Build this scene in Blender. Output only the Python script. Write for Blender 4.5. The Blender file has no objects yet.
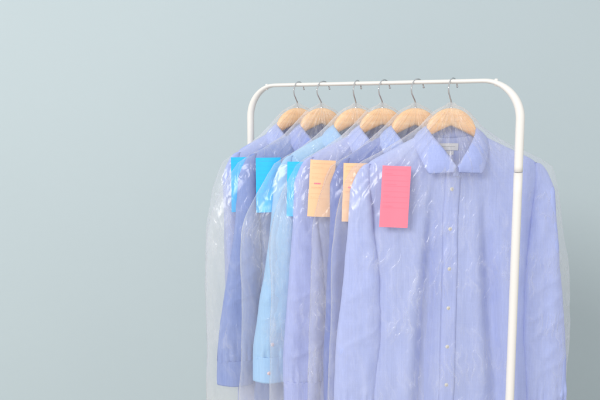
import bpy, bmesh, math
import numpy as np
from mathutils import Vector, Matrix

S = bpy.context.scene
COL = S.collection
R = math.radians
RAIL_Z = 1.50
CAM_Z = 1.444

# ------------------------------------------------------------------ noise
_rng = np.random.RandomState(11)
_P = np.arange(256); _rng.shuffle(_P); _P = np.concatenate([_P, _P, _P])
_G = _rng.normal(size=(256, 2)); _G /= np.linalg.norm(_G, axis=1)[:, None]


def perlin(x, y):
    x = np.asarray(x, float); y = np.asarray(y, float)
    xi = np.floor(x).astype(int); yi = np.floor(y).astype(int)
    xf = x - xi; yf = y - yi
    u = xf * xf * xf * (xf * (xf * 6 - 15) + 10); v = yf * yf * yf * (yf * (yf * 6 - 15) + 10)

    def g(ix, iy, dx, dy):
        h = _P[_P[ix & 255] + (iy & 255)]
        return _G[h, 0] * dx + _G[h, 1] * dy
    a = g(xi, yi, xf, yf); b = g(xi + 1, yi, xf - 1, yf)
    c = g(xi, yi + 1, xf, yf - 1); d = g(xi + 1, yi + 1, xf - 1, yf - 1)
    return (a + (b - a) * u + ((c + (d - c) * u) - (a + (b - a) * u)) * v) * 1.4


def fbm(x, y, o=3):
    s = 0; a = 1.0
    for i in range(o):
        s = s + a * perlin(x * 2 ** i + 17.3 * i, y * 2 ** i - 9.1 * i); a *= .5
    return s


def ridge(x, y, o=2):
    s = 0; a = 1.0
    for i in range(o):
        s = s + a * (1 - np.abs(perlin(x * 2 ** i + 31.7 * i, y * 2 ** i + 5.3 * i)) * 2) ** 3; a *= .5
    return s


def smooth(a, b, x):
    t = np.clip((np.asarray(x, float) - a) / (b - a), 0, 1)
    return t * t * (3 - 2 * t)


# ------------------------------------------------------------------ mesh helpers
def link(name, verts, faces, mats, parent=None, mi=None, smooth_shade=True, weld=0, solid=0, subsurf=0):
    me = bpy.data.meshes.new(name)
    me.from_pydata([tuple(v) for v in verts], [], [tuple(f) for f in faces])
    if not isinstance(mats, (list, tuple)):
        mats = [mats]
    for m in mats:
        me.materials.append(m)
    if mi is not None:
        me.polygons.foreach_set('material_index', mi)
    if weld:
        bm = bmesh.new(); bm.from_mesh(me)
        bmesh.ops.remove_doubles(bm, verts=bm.verts, dist=weld)
        bmesh.ops.recalc_face_normals(bm, faces=bm.faces)
        bm.to_mesh(me); bm.free()
    me.polygons.foreach_set('use_smooth', [smooth_shade] * len(me.polygons))
    me.update()
    o = bpy.data.objects.new(name, me); COL.objects.link(o)
    if parent is not None:
        o.parent = parent
    if solid:
        md = o.modifiers.new('thickness', 'SOLIDIFY'); md.thickness = solid; md.offset = 0
    if subsurf:
        md = o.modifiers.new('smooth', 'SUBSURF'); md.levels = subsurf; md.render_levels = subsurf
    return o


def empty(name, loc, rz=0):
    o = bpy.data.objects.new(name, None); COL.objects.link(o)
    o.location = loc; o.rotation_euler = (0, 0, rz); o.empty_display_size = .05
    return o


def tag(o, label=None, cat=None, group=None, kind=None):
    if label: o['label'] = label
    if cat: o['category'] = cat
    if group: o['group'] = group
    if kind: o['kind'] = kind
    return o


def grid_faces(nu, nv, off=0, wrap_u=False):
    f = []
    for j in range(nv - 1):
        for i in range(nu if wrap_u else nu - 1):
            i2 = (i + 1) % nu
            f.append((off + j * nu + i, off + j * nu + i2, off + (j + 1) * nu + i2, off + (j + 1) * nu + i))
    return f


def sweep(pts, rad, segs=12, cap=True, up=Vector((0, 0, 1)), side=None):
    """tube along pts; rad(i) -> (radius in the plane normal N, radius along the binormal B)"""
    pts = [Vector(p) for p in pts]; n = len(pts)
    T = [(pts[min(i + 1, n - 1)] - pts[max(i - 1, 0)]).normalized() for i in range(n)]
    if side is None:
        a = Vector((0, 0, 1)) if abs(T[0].z) < .9 else Vector((1, 0, 0))
        N = (a - T[0] * a.dot(T[0])).normalized()
    V = []; F = []
    for i in range(n):
        if side is not None:
            B = Vector(side); Nn = B.cross(T[i]).normalized()
        else:
            N = (N - T[i] * N.dot(T[i])).normalized(); Nn = N; B = T[i].cross(N)
        r = rad(i) if callable(rad) else rad
        if not isinstance(r, tuple): r = (r, r)
        for k in range(segs):
            a = 2 * math.pi * k / segs
            V.append(pts[i] + Nn * (r[0] * math.cos(a)) + B * (r[1] * math.sin(a)))
    F = grid_faces(segs, n, 0, True)
    if cap:
        F.append(tuple(reversed(range(segs)))); F.append(tuple((n - 1) * segs + k for k in range(segs)))
    return V, F


def catmull(P, n=8):
    P = [Vector(p) for p in P]; out = []
    for i in range(len(P) - 1):
        p0 = P[max(i - 1, 0)]; p1 = P[i]; p2 = P[i + 1]; p3 = P[min(i + 2, len(P) - 1)]
        for k in range(n):
            t = k / n
            out.append(.5 * ((2 * p1) + (p2 - p0) * t + (2 * p0 - 5 * p1 + 4 * p2 - p3) * t * t + (3 * p1 - p0 - 3 * p2 + p3) * t ** 3))
    out.append(P[-1]); return out


class Acc:
    def __init__(self): self.v = []; self.f = []; self.m = []

    def add(self, V, F, mi=0):
        o = len(self.v); self.v += [Vector(p) for p in V]
        self.f += [tuple(i + o for i in f) for f in F]; self.m += [mi] * len(F)


# ------------------------------------------------------------------ materials
def lin(r, g, b):
    def c(x):
        x /= 255
        return x / 12.92 if x <= .04045 else ((x + .055) / 1.055) ** 2.4
    return (c(r), c(g), c(b), 1)


def mat(name):
    m = bpy.data.materials.new(name); m.use_nodes = True
    nt = m.node_tree; nt.nodes.clear()
    out = nt.nodes.new('ShaderNodeOutputMaterial')
    return m, nt, out


def nd(nt, t, **kw):
    n = nt.nodes.new(t)
    for k, v in kw.items():
        if k in n.inputs.keys() if isinstance(k, str) else False:
            n.inputs[k].default_value = v
        else:
            setattr(n, k, v)
    return n


def math_node(nt, op, a, b=None, clamp=False):
    n = nt.nodes.new('ShaderNodeMath'); n.operation = op; n.use_clamp = clamp
    for i, x in enumerate((a, b)):
        if x is None: continue
        if isinstance(x, (int, float)): n.inputs[i].default_value = x
        else: nt.links.new(x, n.inputs[i])
    return n.outputs[0]


def mapping(nt, src, scale=(1, 1, 1), rot=(0, 0, 0), loc=(0, 0, 0)):
    n = nt.nodes.new('ShaderNodeMapping')
    n.inputs['Scale'].default_value = scale; n.inputs['Rotation'].default_value = rot; n.inputs['Location'].default_value = loc
    nt.links.new(src, n.inputs['Vector']); return n.outputs[0]


def noise_tex(nt, vec, scale, detail=2, rough=.5, dist=0):
    n = nt.nodes.new('ShaderNodeTexNoise')
    n.inputs['Scale'].default_value = scale; n.inputs['Detail'].default_value = detail
    n.inputs['Roughness'].default_value = rough; n.inputs['Distortion'].default_value = dist
    nt.links.new(vec, n.inputs['Vector']); return n.outputs['Fac']


def plain(name, col, rough=.5, spec=.5, metal=0, bump=0, bscale=400, coat=0):
    m, nt, out = mat(name)
    p = nt.nodes.new('ShaderNodeBsdfPrincipled')
    p.inputs['Base Color'].default_value = col; p.inputs['Roughness'].default_value = rough
    p.inputs['Specular IOR Level'].default_value = spec; p.inputs['Metallic'].default_value = metal
    p.inputs['Coat Weight'].default_value = coat
    if bump:
        tc = nt.nodes.new('ShaderNodeTexCoord')
        f = noise_tex(nt, tc.outputs['Object'], bscale, 3)
        b = nt.nodes.new('ShaderNodeBump'); b.inputs['Strength'].default_value = bump; b.inputs['Distance'].default_value = .001
        nt.links.new(f, b.inputs['Height']); nt.links.new(b.outputs[0], p.inputs['Normal'])
    nt.links.new(p.outputs[0], out.inputs[0]); return m


def fabric(name, col, transl=.26):
    """woven poplin: yarn-coloured slubs running down the cloth, soft crumple bump, sheer enough to pass some light"""
    m, nt, out = mat(name)
    tc = nt.nodes.new('ShaderNodeTexCoord'); ob = tc.outputs['Object']
    warp = noise_tex(nt, mapping(nt, ob, (900, 900, 14)), 1, 2, .6)
    weft = noise_tex(nt, mapping(nt, ob, (18, 18, 900)), 1, 2, .6)
    slub = noise_tex(nt, mapping(nt, ob, (260, 260, 5)), 1, 1, .5)
    mixf = math_node(nt, 'ADD', math_node(nt, 'MULTIPLY', warp, .4), math_node(nt, 'ADD', math_node(nt, 'MULTIPLY', weft, .25), math_node(nt, 'MULTIPLY', slub, .35)))
    cr = nt.nodes.new('ShaderNodeValToRGB')
    cr.color_ramp.elements[0].position = .34; cr.color_ramp.elements[1].position = .66
    d = [c * .92 for c in col[:3]]; l = [min(1, c * 1.0 + .045) for c in col[:3]]
    cr.color_ramp.elements[0].color = (*d, 1); cr.color_ramp.elements[1].color = (*l, 1)
    nt.links.new(mixf, cr.inputs[0])
    crum = noise_tex(nt, mapping(nt, ob, (1, 1, .55)), 42, 3, .5, .6)
    b1 = nt.nodes.new('ShaderNodeBump'); b1.inputs['Strength'].default_value = .22; b1.inputs['Distance'].default_value = .006
    nt.links.new(crum, b1.inputs['Height'])
    b2 = nt.nodes.new('ShaderNodeBump'); b2.inputs['Strength'].default_value = .25; b2.inputs['Distance'].default_value = .0009
    nt.links.new(mixf, b2.inputs['Height']); nt.links.new(b1.outputs[0], b2.inputs['Normal'])
    p = nt.nodes.new('ShaderNodeBsdfPrincipled')
    p.inputs['Roughness'].default_value = .85; p.inputs['Specular IOR Level'].default_value = .2
    p.inputs['Sheen Weight'].default_value = .15
    nt.links.new(cr.outputs[0], p.inputs['Base Color']); nt.links.new(b2.outputs[0], p.inputs['Normal'])
    tr = nt.nodes.new('ShaderNodeBsdfTranslucent')
    nt.links.new(cr.outputs[0], tr.inputs['Color']); nt.links.new(b2.outputs[0], tr.inputs['Normal'])
    mx = nt.nodes.new('ShaderNodeMixShader'); mx.inputs[0].default_value = transl
    nt.links.new(p.outputs[0], mx.inputs[1]); nt.links.new(tr.outputs[0], mx.inputs[2])
    nt.links.new(mx.outputs[0], out.inputs[0]); return m


def film_material():
    """thin polythene: mostly clear, glossy, a little milky, full of sharp creases"""
    m, nt, out = mat('clear polythene film')
    tc = nt.nodes.new('ShaderNodeTexCoord'); oi = nt.nodes.new('ShaderNodeObjectInfo')
    va = nt.nodes.new('ShaderNodeVectorMath'); va.operation = 'ADD'
    cb = nt.nodes.new('ShaderNodeCombineXYZ')
    r50 = math_node(nt, 'MULTIPLY', oi.outputs['Random'], 37.0)
    for i in range(3): nt.links.new(r50, cb.inputs[i])
    nt.links.new(tc.outputs['Object'], va.inputs[0]); nt.links.new(cb.outputs[0], va.inputs[1])
    ob = va.outputs[0]
    # domain warp
    nz = nt.nodes.new('ShaderNodeTexNoise'); nz.inputs['Scale'].default_value = 9; nz.inputs['Detail'].default_value = 3
    nt.links.new(ob, nz.inputs['Vector'])
    sub = nt.nodes.new('ShaderNodeVectorMath'); sub.operation = 'SUBTRACT'; sub.inputs[1].default_value = (.5, .5, .5)
    nt.links.new(nz.outputs['Color'], sub.inputs[0])
    sc = nt.nodes.new('ShaderNodeVectorMath'); sc.operation = 'SCALE'; sc.inputs['Scale'].default_value = .09
    nt.links.new(sub.outputs[0], sc.inputs[0])
    ad = nt.nodes.new('ShaderNodeVectorMath'); ad.operation = 'ADD'
    nt.links.new(ob, ad.inputs[0]); nt.links.new(sc.outputs[0], ad.inputs[1])
    wv = ad.outputs[0]

    def ridges(vec, power, detail=1.5, scale=1.0):
        n = noise_tex(nt, vec, scale, detail, .5)
        a = math_node(nt, 'ABSOLUTE', math_node(nt, 'MULTIPLY', math_node(nt, 'SUBTRACT', n, .5), 3.2))
        return math_node(nt, 'POWER', math_node(nt, 'SUBTRACT', 1.0, a, True), power)

    def window(x, a, b):
        mr = nt.nodes.new('ShaderNodeMapRange'); mr.interpolation_type = 'SMOOTHSTEP'
        mr.inputs['From Min'].default_value = a; mr.inputs['From Max'].default_value = b
        nt.links.new(x, mr.inputs['Value']); return mr.outputs[0]
    # creases fanning out from the gathered neck
    sx = nt.nodes.new('ShaderNodeSeparateXYZ'); nt.links.new(tc.outputs['Object'], sx.inputs[0])
    zz = math_node(nt, 'MULTIPLY', math_node(nt, 'ADD', sx.outputs['Z'], .042), -1.0)
    th = math_node(nt, 'ARCTAN2', sx.outputs['X'], zz)
    rr = math_node(nt, 'SQRT', math_node(nt, 'ADD', math_node(nt, 'MULTIPLY', sx.outputs['X'], sx.outputs['X']), math_node(nt, 'MULTIPLY', zz, zz)))
    pc = nt.nodes.new('ShaderNodeCombineXYZ')
    nt.links.new(math_node(nt, 'ADD', math_node(nt, 'MULTIPLY', th, 8.0), r50), pc.inputs[0])
    nt.links.new(math_node(nt, 'MULTIPLY', rr, 7.0), pc.inputs[1])
    nt.links.new(math_node(nt, 'MULTIPLY', math_node(nt, 'GREATER_THAN', sx.outputs['Y'], 0.0), 9.0), pc.inputs[2])
    fan = math_node(nt, 'MULTIPLY', ridges(pc.outputs[0], 5), math_node(nt, 'SUBTRACT', 1.0, window(rr, .10, .26)))
    # long pulled creases in three directions, broken up by patches
    p1 = window(noise_tex(nt, ob, 7, 2, .5), .49, .69)
    p2 = window(noise_tex(nt, mapping(nt, ob, (1, 1, 1), (0, 0, 0), (7, 3, 1)), 9, 2, .5), .49, .69)
    c1 = math_node(nt, 'MULTIPLY', ridges(mapping(nt, wv, (50, 20, 9), (0, R(40), 0)), 9), p1)
    c2 = math_node(nt, 'MULTIPLY', ridges(mapping(nt, wv, (60, 20, 12), (0, R(-38), 0)), 9), p2)
    c3 = ridges(mapping(nt, wv, (34, 20, 4), (0, R(6), 0)), 8)
    c4 = math_node(nt, 'MULTIPLY', ridges(mapping(nt, wv, (120, 60, 60), (0, R(20), 0)), 4, 2), math_node(nt, 'MULTIPLY', p1, p2))
    cs = math_node(nt, 'ADD', c1, c2)
    h = math_node(nt, 'ADD', math_node(nt, 'MULTIPLY', cs, .8), math_node(nt, 'MULTIPLY', c3, .25))
    h = math_node(nt, 'ADD', h, math_node(nt, 'MULTIPLY', fan, 1.0))
    h = math_node(nt, 'ADD', h, math_node(nt, 'MULTIPLY', c4, .12))
    fine = noise_tex(nt, mapping(nt, wv, (1, 1, .5)), 48, 2, .5, .5)
    h = math_node(nt, 'ADD', h, math_node(nt, 'MULTIPLY', fine, .07))
    bp = nt.nodes.new('ShaderNodeBump'); bp.inputs['Strength'].default_value = 1; bp.inputs['Distance'].default_value = .0032
    nt.links.new(h, bp.inputs['Height'])
    lw = nt.nodes.new('ShaderNodeLayerWeight'); lw.inputs['Blend'].default_value = .5
    nt.links.new(bp.outputs[0], lw.inputs['Normal'])
    f4 = math_node(nt, 'POWER', lw.outputs['Facing'], 4)
    # polythene is slightly milky, more so seen edge-on and along its creases
    lw2 = nt.nodes.new('ShaderNodeLayerWeight'); lw2.inputs['Blend'].default_value = .5
    milk = math_node(nt, 'ADD', MILK, math_node(nt, 'MULTIPLY', math_node(nt, 'POWER', lw2.outputs['Facing'], 2.0), .44))
    milk = math_node(nt, 'ADD', milk, math_node(nt, 'MULTIPLY', p1, .04))
    wh = math_node(nt, 'ADD', math_node(nt, 'MULTIPLY', cs, .17), math_node(nt, 'ADD', math_node(nt, 'MULTIPLY', fan, .11), math_node(nt, 'MULTIPLY', c3, .06)))
    milk = math_node(nt, 'ADD', milk, wh, True)
    di = nt.nodes.new('ShaderNodeBsdfDiffuse'); di.inputs['Color'].default_value = (.95, .95, .96, 1)
    tl = nt.nodes.new('ShaderNodeBsdfTranslucent'); tl.inputs['Color'].default_value = (.95, .95, .96, 1)
    ml = nt.nodes.new('ShaderNodeMixShader'); ml.inputs[0].default_value = .4
    nt.links.new(di.outputs[0], ml.inputs[1]); nt.links.new(tl.outputs[0], ml.inputs[2])
    tp = nt.nodes.new('ShaderNodeBsdfTransparent'); tp.inputs['Color'].default_value = (.99, .99, .99, 1)
    m1 = nt.nodes.new('ShaderNodeMixShader'); nt.links.new(milk, m1.inputs[0])
    nt.links.new(tp.outputs[0], m1.inputs[1]); nt.links.new(ml.outputs[0], m1.inputs[2])
    gl = nt.nodes.new('ShaderNodeBsdfGlossy'); gl.inputs['Roughness'].default_value = .25
    gl.inputs['Color'].default_value = (1, 1, 1, 1)
    nt.links.new(bp.outputs[0], gl.inputs['Normal'])
    gf = math_node(nt, 'ADD', .029, math_node(nt, 'MULTIPLY', f4, .35), True)
    m2 = nt.nodes.new('ShaderNodeMixShader'); nt.links.new(gf, m2.inputs[0])
    nt.links.new(m1.outputs[0], m2.inputs[1]); nt.links.new(gl.outputs[0], m2.inputs[2])
    nt.links.new(m2.outputs[0], out.inputs[0]); return m


MILK = .092


def wood_material():
    m, nt, out = mat('pale lotus wood')
    tc = nt.nodes.new('ShaderNodeTexCoord')
    g = noise_tex(nt, mapping(nt, tc.outputs['Object'], (6, 60, 90)), 1, 4, .6, 1.2)
    cr = nt.nodes.new('ShaderNodeValToRGB')
    cr.color_ramp.elements[0].position = .3; cr.color_ramp.elements[1].position = .75
    cr.color_ramp.elements[0].color = lin(236, 176, 118); cr.color_ramp.elements[1].color = lin(250, 210, 158)
    nt.links.new(g, cr.inputs[0])
    p = nt.nodes.new('ShaderNodeBsdfPrincipled'); p.inputs['Roughness'].default_value = .42
    nt.links.new(cr.outputs[0], p.inputs['Base Color']); nt.links.new(p.outputs[0], out.inputs[0]); return m


def wall_material():
    m, nt, out = mat('pale blue painted wall')
    tc = nt.nodes.new('ShaderNodeTexCoord')
    a = noise_tex(nt, tc.outputs['Object'], 1.3, 3, .5)
    cr = nt.nodes.new('ShaderNodeValToRGB')
    cr.color_ramp.elements[0].color = (.50, .581, .607, 1); cr.color_ramp.elements[1].color = (.518, .601, .626, 1)
    nt.links.new(a, cr.inputs[0])
    f = noise_tex(nt, tc.outputs['Object'], 260, 4, .6)
    b = nt.nodes.new('ShaderNodeBump'); b.inputs['Strength'].default_value = .12; b.inputs['Distance'].default_value = .001
    nt.links.new(f, b.inputs['Height'])
    p = nt.nodes.new('ShaderNodeBsdfPrincipled'); p.inputs['Roughness'].default_value = .85; p.inputs['Specular IOR Level'].default_value = .2
    nt.links.new(cr.outputs[0], p.inputs['Base Color']); nt.links.new(b.outputs[0], p.inputs['Normal'])
    nt.links.new(p.outputs[0], out.inputs[0]); return m


M_FILM = film_material(); M_WOOD = wood_material()
M_RACK = plain('white powder coat', (.79, .765, .725, 1), .32, .5, bump=.06, bscale=600)
M_STEEL = plain('polished steel wire', (.62, .62, .63, 1), .22, metal=1)
M_GREY = plain('grey rubber', (.12, .12, .12, 1), .7)
M_BUTTON = plain('cream pearl button', lin(232, 226, 208), .3, .6)
M_PINKBTN = plain('pinkish pearl button', lin(236, 204, 208), .3, .6)
M_THREAD = plain('button thread', lin(205, 190, 160), .8)
M_LABELW = plain('woven white label', lin(226, 226, 222), .8)
M_LABELD = plain('woven navy label', lin(66, 72, 98), .8)
M_LABELT = plain('label thread', lin(176, 176, 170), .8)

# ------------------------------------------------------------------ setting
def sheet(name, V, m):
    o = link(name, V, [(0, 1, 2, 3)], m, smooth_shade=False); o['kind'] = 'structure'; return o


WALL_Y = 2.95
sheet('wall', [(-6, WALL_Y, 0), (6, WALL_Y, 0), (6, WALL_Y, 3.4), (-6, WALL_Y, 3.4)], wall_material())
sheet('floor', [(-6, -4, 0), (6, -4, 0), (6, WALL_Y, 0), (-6, WALL_Y, 0)], plain('pale floor', (.55, .52, .48, 1), .5, bump=.1, bscale=60))

# ------------------------------------------------------------------ rack geometry
P6 = Vector((.3373, 1.633, RAIL_Z)); P1 = Vector((-.0076, 1.876, RAIL_Z))
RD = (P1 - P6).normalized()                     # near -> far
RN = Vector((-RD.y, RD.x, 0))                   # perpendicular to the rail
if RN.y > 0: RN = -RN                           # towards the viewer
NEAR = P6 - RD * .154; FAR = P1 + RD * .152


def rail_at(px):
    """point on the rail seen at photo column px"""
    k = (px - 300) / 736.0
    s = (k * P6.y - P6.x) / (RD.x - k * RD.y)
    return P6 + RD * s


def build_rack():
    root = empty('clothes_rack', ((NEAR + FAR) / 2).to_3d() * Vector((1, 1, 0)) if False else Vector(((NEAR.x + FAR.x) / 2, (NEAR.y + FAR.y) / 2, 0)))
    tag(root, 'white tubular steel clothes rack with rounded top corners, carrying the bagged shirts', 'clothes rack')
    O = root.location
    br = .082
    Z_J = RAIL_Z - .193
    path = []; rad = []
    TH, TW = .0049, .0094                        # rail half-height, post half-width

    def r_of(f):                                 # f: 0 on the rail, 1 on the post
        return (TH + (.0093 - TH) * f, TW)
    zz = np.linspace(Z_J, RAIL_Z - br, 10)
    for z in zz: path.append(Vector((FAR.x, FAR.y, z))); rad.append(r_of(1))
    for k in range(1, 17):
        a = k / 16 * math.pi / 2
        c = FAR - RD * br
        path.append(Vector((c.x, c.y, RAIL_Z - br)) + RD * (br * math.cos(a)) + Vector((0, 0, br * math.sin(a)))); rad.append(r_of(1 - smooth(.1, 1, k / 16)))
    L = (FAR - NEAR).length - 2 * br
    for k in range(1, 24):
        path.append(FAR - RD * (br + L * k / 24)); rad.append(r_of(0))
    for k in range(0, 17):
        a = k / 16 * math.pi / 2
        c = NEAR + RD * br
        path.append(Vector((c.x, c.y, RAIL_Z - br)) - RD * (br * math.sin(a)) + Vector((0, 0, br * math.cos(a)))); rad.append(r_of(smooth(0, .9, k / 16)))
    for z in zz[::-1][1:]: path.append(Vector((NEAR.x, NEAR.y, z))); rad.append(r_of(1))
    V, F = sweep([p - O for p in path], lambda i: rad[i], 24, True, side=RN)
    link('hanging_rail', V, F, M_RACK, root)
    for E in (NEAR, FAR):
        pts = [Vector((E.x, E.y, z)) - O for z in np.linspace(.035, Z_J - .0012, 30)]
        V, F = sweep(pts, .0094, 24, True)
        link('post', V, F, M_RACK, root)
        # foot bar across the rail direction
        fp = [Vector((E.x, E.y, .026)) + RN * t - O for t in np.linspace(-.23, .23, 24)]
        V, F = sweep(fp, .011, 20)
        ft = link('foot', V, F, M_RACK, root)
        for t in (-.22, .22):
            c = Vector((E.x, E.y, 0)) + RN * t - O
            V, F = sweep([c + Vector((0, 0, z)) for z in (0.001, .004, .012, .0155)], lambda i: [.010, .012, .012, .009][i], 20)
            link('rubber_pad', V, F, M_GREY, ft)
    # lower shelf bars
    for d in (-.08, .08):
        pts = [NEAR + RD * t for t in np.linspace(0, (FAR - NEAR).length, 30)]
        pts = [Vector((p.x, p.y, .0445)) + RN * d - O for p in pts]
        V, F = sweep(pts, .007, 16)
        link('lower_bar', V, F, M_RACK, root)
    # little stop pegs where the bends begin
    for E, s in ((NEAR, 1), (FAR, -1)):
        c = E + RD * (s * .055)
        V, F = sweep([Vector((c.x, c.y, z)) - O for z in (RAIL_Z - .012, RAIL_Z + .0015, RAIL_Z + .0035, RAIL_Z + .0042)], lambda i: [.0035, .004, .0034, .0018][i], 16)
        link('stop_peg', V, F, M_RACK, root)
    return root


build_rack()

# ------------------------------------------------------------------ hangers
def hanger_top(x):
    ax = np.abs(x)
    hump = -.058 - .060 * (1 - np.sqrt(np.clip(1 - (ax / .0575) ** 2, 0, 1))) - 4 * np.maximum(ax - .0575, 0)
    slope = -.122 - .46 * (ax - .055)
    k = 260.
    return np.log(np.exp(k * (hump + .1)) + np.exp(k * (slope + .1))) / k - .1


def build_hanger(P, psi, label, twist=0):
    root = empty('clothes_hanger', P, psi)
    tag(root, label, 'hanger', 'wooden hangers on the rail')
    xs = np.concatenate([np.linspace(-.150, -.07, 26), np.linspace(-.066, .066, 60), np.linspace(.07, .150, 26)])
    zt = hanger_top(xs); ax = np.abs(xs)
    zb = np.minimum(-.097 - .42 * ax - 1.2 * ax ** 2 * (ax < .06), zt - .022)
    end = np.clip((.154 - ax) / .02, 0, 1) ** .5
    hd = (.0095 - .003 * smooth(.05, .12, ax)) * end
    yo = 0 * ax              # arms curve forward
    NA = 20; V = []
    for i in range(len(xs)):
        zc = (zt[i] + zb[i]) / 2; hz = (zt[i] - zb[i]) / 2 * (.4 + .6 * end[i])
        for k in range(NA):
            a = 2 * math.pi * k / NA; ca, sa = math.cos(a), math.sin(a)
            V.append((xs[i], yo[i] + hd[i] * math.copysign(abs(ca) ** .6, ca), zc + hz * math.copysign(abs(sa) ** .75, sa)))
    F = grid_faces(NA, len(xs), 0, True)
    F.append(tuple(range(NA))); F.append(tuple((len(xs) - 1) * NA + k for k in range(NA)))
    link('wooden_arm', V, F, M_WOOD, root, weld=1e-6)
    # hook, turned on its swivel so that it crosses the rail
    hp = [(0, -.066), (0, -.050), (.001, -.044), (.009, -.034), (.0165, -.024), (.0185, -.014)]
    c = (-.008, -.0185); rr = .0262
    for k in range(1, 19):
        a = R(8 + k / 18 * 154); hp.append((c[0] + rr * math.cos(a), c[1] + rr * math.sin(a)))
    pts = catmull([Vector((RN.x * h, RN.y * h, v)) for h, v in hp], 5)
    Rz = Matrix.Rotation(R(twist) - psi, 3, 'Z')
    pts = [Rz @ p for p in pts]
    V, F = sweep(pts, .0017, 10)
    a = Acc(); a.add(V, F)
    tip = pts[-1]
    bm = bmesh.new(); bmesh.ops.create_uvsphere(bm, u_segments=10, v_segments=8, radius=.0026)
    a.add([tip + v.co for v in bm.verts], [[v.index for v in f.verts] for f in bm.faces]); bm.free()
    link('wire_hook', a.v, a.f, M_STEEL, root)
    V, F = sweep([(0, 0, z) for z in (-.0665, -.0575, -.0555, -.0545)], lambda i: [.0042, .0042, .0036, .0022][i], 14)
    link('ferrule', V, F, M_STEEL, root)
    return root


# ------------------------------------------------------------------ shirts
NECK = .058


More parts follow.
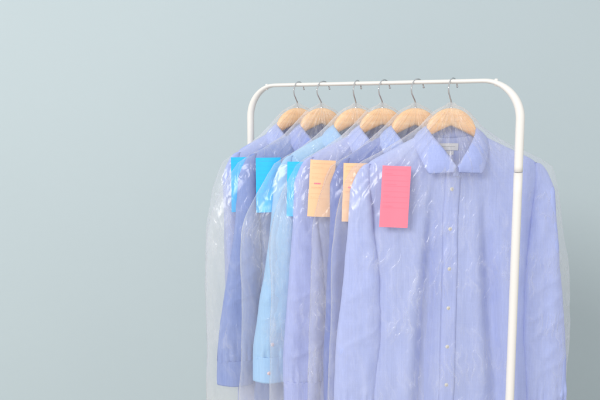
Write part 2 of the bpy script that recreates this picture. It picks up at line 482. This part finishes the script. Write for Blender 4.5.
class Shirt:
    def __init__(s, seed, W=.205, swing_l=-.02, swing_r=.015, sl_w=.058, folds=None, dz=0, cuff_front=False, asym=1.0):
        s.asym = asym
        s.dz = dz; s.cuff_front = cuff_front
        s.seed = seed; s.W = W; s.swl = swing_l; s.swr = swing_r; s.slw = sl_w
        s.folds = folds

    def ztop(s, x, front):
        ax = np.abs(x)
        zs = -.112 - .46 * np.maximum(ax - NECK, 0) - .012 * np.clip((ax - (s.W - .03)) / .03, 0, 2) ** 2.4
        u = np.sqrt(np.clip(1 - (ax / NECK) ** 2, 0, 1))
        return zs - (.068 if front else .014) * u ** (1.0 if front else 1.4)

    def fold(s, x, z, front):
        """folds: out-of-plane displacement of the cloth"""
        sd = s.seed * 7.77 + (0 if front else 50)
        q = np.clip((-.17 - z) / .5, 0, 1.3)
        n = fbm(x * 9 + sd + .8 * z, z * 1.3 + sd, 2) * .006 * smooth(.0, .6, q)
        n += fbm(x * 15 + sd * 3 + z * 2, z * 2.4 + sd, 1) * .0016 * smooth(.0, .3, q)
        n += fbm(x * 14 - z * 9 + sd, z * 7 + x * 5 + sd, 2) * .0018
        if front and s.folds:
            for (x0, slope, sig, amp, q0) in s.folds:
                xc = x0 + slope * (-.17 - z)
                g = np.exp(-((x - xc) / (sig * (.6 + .8 * q))) ** 2)
                n += amp * g * smooth(q0, q0 + .6, q)
        return n

    def y(s, x, z, front=True):
        """surface of the body at x, z"""
        x = np.asarray(x, float); z = np.asarray(z, float)
        zt = s.ztop(x, front); q = np.maximum(zt - z, 0)
        Wz = s.width(z)
        sx = np.clip(np.abs(x) / Wz, 0, 1)
        edge = np.sqrt(np.clip(1 - sx ** 3.2, 0, 1))
        d1 = (.021 if front else .016)
        d = d1 * np.sqrt(np.clip(1 - np.exp(-q / .024), 0, 1)) * (edge * .9 + .1 * (edge > 0))
        ring = np.sqrt(np.clip(1 - (x / NECK) ** 2, 0, 1)) * (.040 if front else .018)
        w = np.exp(-q / .045)
        d = np.maximum(d, d * (1 - w) + ring * w)
        d = np.maximum(d + s.fold(x, z, front) * edge * smooth(0, .05, q), -.010)
        return -d if front else d

    def width(s, z):
        z = np.asarray(z, float)
        q = np.clip((-.18 - z) / .68, 0, 1)
        return s.W - .016 * smooth(0, .22, q) + .012 * smooth(.3, 1, q)

    def build(s, P, psi, mt, mc, label, name_label='w', btn=None):
        btn = btn or M_BUTTON
        root = empty('dress_shirt', P, psi)
        tag(root, label, 'shirt', 'shirts hanging on the rack')
        nx, nz = 121, 150
        sv = np.linspace(-1, 1, nx); sv = np.sign(sv) * (1 - (1 - np.abs(sv)) ** 1.15)
        tv = np.linspace(0, 1, nz) ** 1.25
        V = []; F = []
        for front in (True, False):
            SS, TT = np.meshgrid(sv, tv)
            X0 = SS * s.W
            zt = s.ztop(X0, front)
            zh = -.88 + .05 * SS ** 2 + .0 * X0
            Z = zt + TT * (zh - zt)
            X = SS * s.width(np.where(TT > 0, Z, -.18))
            X = np.where(TT == 0, X0, X)
            Y = s.y(X, Z, front)
            X = np.where(X < 0, X * (1 + (s.asym - 1) * smooth(.06, .19, -X)), X)
            Y[0, np.abs(sv) * s.W >= NECK - 1e-6] = 0
            Y[:, 0] = 0; Y[:, -1] = 0
            off = len(V)
            V += list(zip(X.ravel(), Y.ravel(), Z.ravel()))
            f = grid_faces(nx, nz, off)
            F += f
        body = link('body', V, F, mt, root, weld=2e-4)
        # placket with buttons: sub-parts of the body
        zt0 = -.183
        zz = np.linspace(zt0, -.85, 120); xx = np.linspace(-.0185, .0165, 9)
        XX, ZZ = np.meshgrid(xx, zz)
        YY = s.y(XX, ZZ, True) - .0022
        YY[:, 0] += .002; YY[:, -1] += .0016
        XX = XX + (fbm(ZZ * 8 + s.seed, ZZ * 0, 2) * .0015)
        link('placket', list(zip(XX.ravel(), YY.ravel(), ZZ.ravel())), grid_faces(9, 120), mt, body, solid=.0008)
        for k in range(8):
            z = -.236 - .0905 * k
            if z < -.84: break
            x = -.0025
            y = float(s.y(x, z, True)) - .0022
            s.button(Vector((x, y, z)), (0, -1, 0), body, btn)
        s.collar(root, mc)
        s.sleeve(-1, root, mt, btn); s.sleeve(1, root, mt, btn)
        # neck label inside the back
        lm = M_LABELW if name_label == 'w' else M_LABELD
        a = Acc()

        def lab(w, z0, z1, off, mi):
            xs = np.linspace(-w, w, 9); zs = np.linspace(z0, z1, 5)
            XX, ZZ = np.meshgrid(xs, zs)
            YY = s.y(XX, ZZ, False) - off
            a.add(list(zip(XX.ravel(), YY.ravel(), ZZ.ravel())), grid_faces(9, 5), mi)
        lab(.0225, -.137, -.153, .0022, 0); lab(.015, -.1435, -.1446, .0026, 1)
        lab(.012, -.1545, -.163, .0022, 0)
        link('neck_label', a.v, a.f, [lm, M_LABELT], root, mi=a.m)
        return root

    def button(s, p, n, parent, m, r=.0043):
        n = Vector(n).normalized()
        pts = [p + n * h for h in (-.0004, .0002, .0009, .0014, .0015, .0011, .0010)]
        rr = [r * .8, r, r, r * .86, r * .72, r * .64, 1e-4]
        V, F = sweep(pts, lambda i: rr[i], 18, False)
        a = Acc(); a.add(V, F, 0)
        u = n.orthogonal().normalized(); w = n.cross(u)
        c = p + n * .0012
        for d in (u + w, u - w):
            d = d.normalized() * .0013
            V, F = sweep([c - d, c + n * .0004, c + d], .0004, 6)
            a.add(V, F, 1)
        link('button', a.v, a.f, [m, M_THREAD], parent, mi=a.m)

    def collar(s, root, mc):
        # fold line and outer edge, from the middle of the back round to the front, right-hand half
        U = np.concatenate([np.linspace(0, .86, 60), np.linspace(.86, 1, 12)[1:]])

        def curve(keys):
            ku = [k[0] for k in keys]
            P = np.array([k[1] for k in keys])
            # monotone-ish cubic by catmull on dense samples
            out = []
            pts = catmull([Vector(p) for p in P], 24)
            tt = np.concatenate([np.linspace(ku[i], ku[i + 1], 24, endpoint=False) for i in range(len(ku) - 1)] + [[ku[-1]]])
            A = np.array([tuple(p) for p in pts])
            return np.stack([np.interp(U, tt, A[:, j]) for j in range(3)], 1)
        sd = s.seed
        fold = curve([(0, (0, .022, -.090)), (.22, (.030, .020, -.091)), (.45, (.052, .004, -.098)), (.6, (.051, -.018, -.112)), (.8, (.027, -.044, -.147)), (1, (.0018, -.052, -.182))])
        e1 = curve([(0, (0, .034, -.128)), (.25, (.046, .030, -.128)), (.48, (.084, .006, -.133)), (.62, (.082, -.016, -.148)), (.8, (.067, -.040, -.186)), (.86, (.0585, -.046, -.2005)), (1, (.0585, -.046, -.2005))])
        # the last stretch of the outer edge is straight: point -> middle
        k = U >= .86 - 1e-9
        t = (U[k] - .86) / .14
        pt = np.array((.0585, -.046, -.2005)); md = np.array((.0040, -.052, -.1965))
        e1[k] = pt + (md - pt) * t[:, None]
        nv = 14; tv = np.linspace(0, 1, nv)
        half = []
        for j in range(nv):
            t = tv[j]
            p = fold * (1 - t) + e1 * t
            # roll at the fold, slight belly in the leaf
            out = np.stack([p[:, 0], p[:, 1] * 1.2, 0 * p[:, 0]], 1)
            nrm = np.linalg.norm(out, axis=1)[:, None] + 1e-6
            bulge = .0055 * math.sin(math.pi * t) ** .8 + .001 * math.sin(math.pi * min(1, t * 5) / 2)
            p = p + out / nrm * bulge * (1 - .5 * smooth(.85, 1, U))[:, None]
            p[:, 2] += .0016 * math.sin(math.pi * t)
            half.append(p)
        half = np.array(half)
        half[:, :, 1] += fbm(half[:, :, 0] * 40 + sd, half[:, :, 2] * 40 + sd, 2) * .0008
        stand = []
        neckb = curve([(0, (0, .019, -.126)), (.22, (.030, .017, -.124)), (.45, (.054, .003, -.116)), (.6, (.054, -.014, -.125)), (.8, (.030, -.037, -.164)), (1, (.002, -.046, -.197))])
        for j in range(6):
            t = j / 5
            stand.append(fold * (1 - t) + neckb * t - np.array((0, 0, .0003)))
        stand = np.array(stand)
        V = []; F = []
        for sgn in (1, -1):
            for A in (half, stand):
                B = A.copy(); B[:, :, 0] *= sgn
                if sgn == 1 and A is half: B[:, :, 1] -= .0006
                off = len(V); V += [tuple(p) for p in B.reshape(-1, 3)]
                F += grid_faces(A.shape[1], A.shape[0], off)
        cl = link('collar', V, F, mc, root, weld=1e-5, solid=.0016)
        # band tab and top button just below the closing
        xs = np.linspace(-.0065, .0075, 7); zs = np.linspace(-.183, -.207, 8)
        XX, ZZ = np.meshgrid(xs, zs)
        YY = -.0515 + (XX * 5) ** 2 * .4 + .006 * np.clip((-.192 - ZZ) / .015, 0, 1) + .002 * np.sin(XX * 300)
        link('collar_band_tab', list(zip(XX.ravel(), YY.ravel(), ZZ.ravel())), grid_faces(7, 8), mc, cl, solid=.0015)

    def sleeve_ring(s, sg, z, inset=0):
        """x centre, y centre, half width, half depth of the sleeve at height z (arrays)"""
        z = np.asarray(z, float)
        W = s.W
        z0 = -.112 - .46 * (W - .012 - NECK) - .004
        xo = W - .012 + .042 * np.clip((z0 - z) / .06, 0, 1) ** .45
        xo = np.minimum(xo, W + .030) + .012 * smooth(-.22, -.7, z)
        xi = np.interp(-z, [-z0, .215, .25, .33, .45, .60, .76], [W - .014, W - .014, W - .016, W - .028, W - .048, W - .060, W - .052])
        xi = np.maximum(xi, xo - 2 * s.slw)
        f = smooth(-.18, -.75, z)
        sw = (s.swl if sg < 0 else s.swr)
        xc = (xo + xi) / 2 * sg + sw * f + (W * (1 - s.asym) if sg < 0 else 0)
        hw = np.maximum((xo - xi) / 2, .003)
        yc = -.004 - .008 * smooth(-.18, -.34, z) + .006 * smooth(-.45, -.65, z)
        hd = .006 + .013 * smooth(z0, -.27, z)
        return xc, yc, hw, hd

    def sleeve(s, sg, root, mt, btn):
        na = 72
        aa = np.linspace(0, 2 * np.pi, na, endpoint=False)
        z0 = -.112 - .46 * (s.W - .012 - NECK) - .004
        z = np.concatenate([z0 - (.235 + z0) * np.linspace(0, 1, 22) ** 1.8, np.linspace(-.239, -.690 + s.dz, 120)])
        sd = s.seed * 3.1 + (20 if sg > 0 else 0)

        def rings(z, extra=0, crumple=1, gather=1):
            xc, yc, hw, hd = s.sleeve_ring(sg, z)
            A, Z = np.meshgrid(aa, z)
            ca, sa = np.cos(A), np.sin(A)
            X = xc[:, None] + (hw[:, None] + extra) * np.sign(ca) * np.abs(ca) ** .8
            Y = yc[:, None] + (hd[:, None] + extra) * np.sign(sa) * np.abs(sa) ** .9
            ff = smooth(-.19, -.32, Z)
            n = fbm(X * 17 + sd, Z * 2.0 + sd * 2, 2) * .0075 + fbm(X * 20 + Z * 16 + sd, Z * 14 - X * 8, 2) * .0036 * crumple
            n += ridge(X * 10 - Z * 8 + sd, Z * 9 + sd, 1) * .003 * crumple * smooth(-.3, -.5, Z)
            n = n * ff
            Y = Y + n * np.sign(sa) * np.abs(sa) ** .5
            X = X + fbm(Z * 9 + sd, Z * 0 + (ca > 0) * 7.1, 2) * .002 * ff
            Zw = Z.copy()
            return X, Y, Zw
        X, Y, Z = rings(z)
        # pleats into the cuff
        g = smooth(-.62 + s.dz, -.69 + s.dz, Z)
        Y = Y - g * .0025 * np.sin(X * 420) * np.sign(-np.sin(np.meshgrid(aa, z)[0]))
        sl = link('sleeve', list(zip(X.ravel(), Y.ravel(), Z.ravel())), grid_faces(na, len(z), 0, True), mt, root)
        # cuff
        zc = np.linspace(-.688, -.752, 18) + s.dz
        X, Y, Z = rings(zc, .0016, .25)
        xm = X.mean(1, keepdims=True); X = xm + (X - xm) * (.93 - .02 * np.linspace(0, 1, 18)[:, None])
        Z = Z + (X - xm) * .06 * sg
        link('cuff', list(zip(X.ravel(), Y.ravel(), Z.ravel())), grid_faces(na, 18, 0, True), mt, sl, solid=.0018)
        for zb, dx in ((-.724 + s.dz, .25 * sg), (-.655 + s.dz, .12 * sg)):
            xc, yc, hw, hd = s.sleeve_ring(sg, np.array([zb]))
            xb = xc[0] + dx * hw[0]
            src = (X, Y, Z) if zb < -.69 + s.dz else rings(np.array([zb]))
            i = np.argmin((src[0] - xb) ** 2 + (src[2] - zb) ** 2 + ((src[1] > yc[0]) if s.cuff_front else (src[1] < yc[0])) * 1.0)
            p = Vector((src[0].ravel()[i], src[1].ravel()[i] + (-.0014 if s.cuff_front else .0014), src[2].ravel()[i]))
            s.button(p, (0, -1 if s.cuff_front else 1, 0), sl, btn, .0045)


# ------------------------------------------------------------------ garment bags
class Bag:
    def __init__(s, seed, W, left=.0, right=.0, trim=0):
        s.trim = trim; s.seed = seed; s.W = W; s.left = left; s.right = right

    def half(s, z):
        k = s.W - .205
        return np.interp(-z, [.046, .052, .058, .066, .080, .100, .125, .150, .172, .190, .215, .26, 1.05],
                         [.006, .013, .027, .040, .054, .073, .108 + k * .4, .158 + k * .8, .206 + k, .233 + k, .243 + k, .250 + k, .264 + k])

    def front(s, x, z):
        """front face of the bag (negative y)"""
        w = s.half(z) + .02
        e = np.clip(1 - (np.abs(x) / w) ** 4, 0, 1) ** .5
        d = np.interp(-z, [.046, .056, .08, .12, .2, .3, 1.05], [.004, .012, .018, .026, .036, .043, .060])
        d = d + .020 * np.exp(-(x / .075) ** 2 - ((z + .175) / .055) ** 2)
        return -d * e

    def back(s, x, z):
        w = s.half(z) + .02
        e = np.clip(1 - (np.abs(x) / w) ** 4, 0, 1) ** .5
        d = np.interp(-z, [.046, .056, .08, .12, .2, .3, 1.05], [.004, .012, .016, .020, .022, .023, .024])
        d = d + .020 * np.exp(-(x / .055) ** 2 - ((z + .115) / .04) ** 2)
        return d * e

    def wrinkle(s, x, z, side):
        sd = s.seed * 13.7 + side * 40
        r = np.sqrt(x ** 2 + (z + .05) ** 2) + 1e-4
        th = np.arctan2(x, -(z + .045))
        fan = ridge(th * 5.5 + sd, r * 3 + sd, 2) * .0034 * smooth(.0, .04, r) * (1 - smooth(.16, .36, r))
        diag = ridge((x * np.sign(x + 1e-9) * 1.0 + z * .8) * 16 + sd, (x - z) * 4 + sd * (1 + (x > 0)), 2) * .0022 * smooth(-.12, -.2, z) * (1 - smooth(-.3, -.5, z))
        drape = fbm(x * 10 + sd, z * 1.6 + sd, 2) * .0055 * smooth(-.18, -.4, z)
        dr2 = ridge(x * 13 + z * 2.5 + sd, z * 2.2 + sd, 2) * .0032 * smooth(-.2, -.4, z)
        cr = fbm(x * 38 + z * 20 + sd, z * 30 - x * 12 + sd, 3) * .0013
        return 1.3 * fan + 1.0 * diag + 1.2 * drape + 1.3 * dr2 + .5 * cr

    def build(s, P, psi, label):
        root_z = np.concatenate([-.046 - .16 * np.linspace(0, 1, 70) ** 1.15, np.linspace(-.21, -1.02, 190)[0:]])
        na = 250
        aa = np.linspace(0, 2 * np.pi, na, endpoint=False)
        # even spacing in x
        A, Z = np.meshgrid(aa, root_z)
        ca, sa = np.cos(A), np.sin(A)
        xn = np.sign(ca) * (1 - (1 - np.abs(ca)) ** 1.0)
        tri = 1 - np.abs(((A / np.pi) % 2) - 1) * 2      # even sampling -1..1
        tri = -tri
        xn = np.sin(tri * np.pi / 2) * .35 + tri * .65
        w = s.half(Z)
        sd = s.seed * 5.3
        f = smooth(-.18, -.5, Z)
        wl = w - s.trim * smooth(-.12, -.17, Z) + s.left * smooth(-.17, -.36, Z) + fbm(Z * 6 + sd, Z * 0 + 3.3, 3) * .0045 * smooth(-.15, -.25, Z)
        wr = w + s.right * f + fbm(Z * 7 + sd, Z * 0 + 8.3, 3) * .004 * smooth(-.15, -.25, Z)
        X = np.where(xn > 0, xn * wr, xn * wl)
        frontm = (A > np.pi)                              # second half is the front
        xe = xn * w                                       # depth profile in unstretched x
        ee = np.clip(1 - np.abs(xn) ** 7, 0, 1) ** .5
        Yf = s.front(xe * .995, Z) * ee; Yb = s.back(xe * .995, Z) * ee
        wf = s.wrinkle(X, Z, 0) * ee; wb = s.wrinkle(X, Z, 1) * ee
        Y = np.where(frontm, Yf - wf, Yb + wb)
        V = list(zip(X.ravel(), Y.ravel(), Z.ravel()))
        o = link('garment_bag', V, grid_faces(na, len(root_z), 0, True), M_FILM)
        o.location = P; o.rotation_euler = (0, 0, psi)
        tag(o, label, 'garment bag', 'clear film garment bags')
        return o


# ------------------------------------------------------------------ tags
def paper(name, col): return plain(name, col, .75, .25, bump=.08, bscale=500)


M_TBLUE = paper('sky blue paper', lin(60, 196, 250)); M_TPEACH = paper('peach paper', lin(248, 202, 160)); M_TPINK = paper('pink paper', lin(246, 136, 156))
I_BLUE = plain('faint violet print', lin(72, 188, 246), .8); I_PEACH = plain('faint brown print', lin(238, 188, 150), .8)
I_PINKP = plain('faint rose print', lin(243, 131, 152), .8); I_MARK = plain('rose stamp', lin(242, 130, 150), .8)


def build_tag(P, psi, bag, x0, z0, w, h, lean, paper_m, ink, label, seed, mark=False):
    """paper slip pinned on the film: x0, z0 = middle of its top edge in the bag's frame"""
    rs = np.random.RandomState(seed)
    y_ref = min(float((bag.front(np.array(x0 + dx), np.array(z0 - dz)))) for dx in (-w / 2, 0, w / 2) for dz in (0, h / 2, h)) - .0035

    def pos(u, v, lift=0):                         # u -1..1 across, v 0..1 down
        x = x0 + u * w / 2 + lean * v * h
        z = z0 - v * h + lean * u * w / 2
        y = y_ref - .0014 * math.sin(v * 3.0) + .0012 * u * u - .0012 * v * v + .0008 * math.sin(3 * u + seed) - lift
        return (x, y, z)
    a = Acc()
    nu, nv = 13, 25
    a.add([pos(-1 + 2 * i / (nu - 1), j / (nv - 1)) for j in range(nv) for i in range(nu)], grid_faces(nu, nv), 0)
    n0 = len(a.f)

    def bar(u0, u1, v0, v1, mi):
        k = max(2, int(abs(u1 - u0) * 6))
        a.add([pos(u0 + (u1 - u0) * i / k, v, .0003) for v in (v0, v1) for i in range(k + 1)], grid_faces(k + 1, 2), mi)

    def words(v, hgt, u0, u1):
        u = u0
        while u < u1:
            l = rs.uniform(.05, .2); bar(u, min(u + l, u1), v, v + hgt, 1); u += l + rs.uniform(.03, .06)
    words(.055, .013, -.8, .7)
    for i in range(7):
        v = .15 + i * .088
        bar(-.86, .86, v, v + .003, 1)
        if i % 2 == 0: words(v - .03, .009, -.82, rs.uniform(-.5, .1))
    if mark: bar(-.62, -.12, .40, .425, 2); words(.48, .012, -.8, -.1)
    o = link('paper_tag', a.v, a.f, [paper_m, ink, I_MARK], mi=a.m, smooth_shade=False)
    md = o.modifiers.new('thickness', 'SOLIDIFY'); md.thickness = .0004; md.offset = 0
    o.location = P; o.rotation_euler = (0, 0, psi)
    tag(o, label, 'paper tag', 'paper tags on the bags')
    return o


# ------------------------------------------------------------------ put the row together
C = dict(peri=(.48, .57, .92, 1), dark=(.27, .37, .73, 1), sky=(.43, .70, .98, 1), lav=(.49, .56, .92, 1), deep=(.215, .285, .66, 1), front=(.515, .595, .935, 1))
front_folds = [(-.036, -.035, .016, -.036, .0), (-.078, -.02, .028, .010, .1), (.040, .10, .024, .008, .0), (.068, .105, .018, -.036, .05), (.115, .06, .02, .008, .2), (-.125, -.05, .02, .008, .1)]
row = [
    # hook px, yaw, W, body colour, collar colour, swing, bag left, tag (left px top, top y, w px, bottom y, lean)
    (297.5, 19, .182, 'peri', (.50, .59, .92, 1),   .016, .026, 0, .016, .006),
    (321.5, 16, .183, 'dark', (.38, .46, .84, 1), -.050, .062, .006, .016, .006),
    (356.0, 12, .188, 'sky', (.44, .68, .96, 1), -.046, .061, .03, .016, .006),
    (382.5, 9, .190, 'lav', (.52, .60, .93, 1), -.016, .039, -.022, .016, .006),
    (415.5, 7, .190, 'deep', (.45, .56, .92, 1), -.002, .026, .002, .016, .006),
    (451.3, 5, .210, 'front', (.48, .56, .90, 1), -.022, .024, -.05, .040, .034),
]
shirt_labels = [
    'light periwinkle shirt hanging farthest back, beside the left post of the rack',
    'darker violet-blue shirt, second from the back, its sleeve and cuff hanging free at the left',
    'sky blue shirt, the only turquoise-tinted one, third from the back of the row',
    'pale lavender shirt behind the left peach tag, fourth from the back',
    'deep blue shirt hanging directly behind the front shirt, second from the front',
    'lavender-blue shirt in front of the row, its collar, placket and buttons fully shown']
hanger_labels = [
    'wooden hanger nearest the left post, holding the farthest shirt',
    'wooden hanger above the dark neck label, in the darker violet-blue shirt',
    'wooden hanger holding the sky blue shirt',
    'wooden hanger holding the pale lavender shirt behind the left peach tag',
    'wooden hanger holding the deep blue shirt just behind the front shirt',
    'wooden hanger in the open collar of the front shirt, nearest the right post']
bag_labels = [
    'clear plastic bag over the farthest shirt, its milky edge outermost at the left',
    'clear plastic bag over the darker violet-blue shirt, crossing the leftmost blue tag',
    'clear plastic bag over the sky blue shirt, its creased edge crossing the middle blue tag',
    'clear plastic bag over the pale lavender shirt, crossing the rightmost blue tag',
    'clear plastic bag over the deep blue shirt, crossing the left peach tag',
    'clear plastic bag over the front shirt, carrying the pink tag']
tag_labels = [
    'blue paper tag, leftmost of the three, half covered by the next bag',
    'blue paper tag, middle of the three and the most fully shown',
    'blue paper tag, rightmost of the three, on the sky blue shirt',
    'peach paper tag, left of the two, on the pale lavender shirt',
    'peach paper tag, right of the two, on the deep blue shirt',
    'pink paper tag on the front shirt, the only pink one']
# tag: centre of the top edge in pixels, width px, height px, lean
tags = [(243, 157, 24.5, 55, -.0, M_TBLUE, I_BLUE), (268, 157.5, 25, 55, .0, M_TBLUE, I_BLUE), (299.5, 161.5, 25, 55, -.02, M_TBLUE, I_BLUE),
        (323, 160, 26, 57, -.06, M_TPEACH, I_PEACH), (357, 163, 28, 59, -.03, M_TPEACH, I_PEACH), (396.5, 165.8, 29.5, 62, -.045, M_TPINK, I_PINKP)]

CAM = Vector((0, 0, CAM_Z)); PITCH = math.atan(93 / 730.); FPX = 730.


def ray(px, py):
    d = Vector((px - 300, FPX, -(py - 200)))
    c, s_ = math.cos(PITCH), math.sin(PITCH)
    return Vector((d.x, d.y * c + d.z * s_, -d.y * s_ + d.z * c))


for i, (hpx, yaw, W, ck, cc, sw, bl, dz, sr, brt) in enumerate(row):
    P = rail_at(hpx); psi = R(yaw)
    build_hanger(P, psi, hanger_labels[i], (5, -4, 9, -2, -7, 2)[i])
    mt = fabric('cotton %s' % ck, C[ck]); mc = fabric('collar cotton %s' % ck, cc)
    sh = Shirt(i + 1, W, dz=dz, cuff_front=i == 2, asym=(.925, 1.0, .915, .955, .885, .935)[i], swing_l=sw, swing_r=sr, folds=front_folds if i == 5 else [(-.06, -.04, .02, -.014, 0), (.05, .05, .02, .012, 0)])
    sh.build(P, psi, mt, mc, shirt_labels[i], 'd' if i == 1 else 'w', M_PINKBTN if i == 2 else None)
    bag = Bag(i + 1, W, bl, brt, (.014, 0, .016, .009, .022, .016)[i])
    bag.build(P, psi, bag_labels[i])
    tx, ty, tw, th, lean, pm, ink = tags[i]
    # where the sight line through the tag's top meets the front of its bag
    d = ray(tx, ty); n = Vector((math.sin(psi), -math.cos(psi), 0)); off = P + n * .042
    t = (off - CAM).dot(n) / d.dot(n); q = CAM + d * t - P
    x0 = q.x * math.cos(psi) + q.y * math.sin(psi)
    sc = t                                           # metres per pixel at that depth (d is in pixels)
    build_tag(P, psi, bag, x0, q.z, tw * sc / math.cos(psi) * .98, th * sc, lean, pm, ink, tag_labels[i], i + 3, i in (3, 4))

# ------------------------------------------------------------------ light, camera, render
w = bpy.data.worlds.new('World'); S.world = w; w.use_nodes = True
bg = w.node_tree.nodes['Background']; bg.inputs[0].default_value = (.96, .98, 1, 1); bg.inputs[1].default_value = .82


def area(name, loc, target, size, power, col=(1, 1, 1), size_y=None):
    l = bpy.data.lights.new(name, 'AREA'); l.energy = power; l.color = col; l.shape = 'RECTANGLE'; l.size = size; l.size_y = size_y or size
    o = bpy.data.objects.new(name, l); COL.objects.link(o); o.location = loc
    o.rotation_euler = (Vector(target) - Vector(loc)).to_track_quat('-Z', 'Y').to_euler()
    return o


area('key_softbox', (-2.6, -2.7, 3.4), (.4, 2.0, 1.15), 1.9, 203, (1, .975, .95), 1.6)
area('fill_softbox', (1.9, -.9, 2.2), (.3, 1.7, 1.2), 1.4, 5, (1, .98, .96))

cam = bpy.data.cameras.new('camera'); co = bpy.data.objects.new('camera', cam); COL.objects.link(co)
co.location = CAM; co.rotation_euler = (math.pi / 2 - PITCH, 0, 0)
cam.sensor_width = 36; cam.lens = FPX / 600 * 36; cam.clip_start = .02; cam.clip_end = 60
S.camera = co
S.view_settings.view_transform = 'Standard'; S.view_settings.look = 'None'
S.view_settings.exposure = 0; S.view_settings.gamma = 1
S.cycles.transparent_max_bounces = 64; S.cycles.max_bounces = 14; S.cycles.diffuse_bounces = 5; S.cycles.glossy_bounces = 4
S.cycles.transmission_bounces = 6
S.cycles.use_denoising = True
S.cycles.sample_clamp_indirect = 6
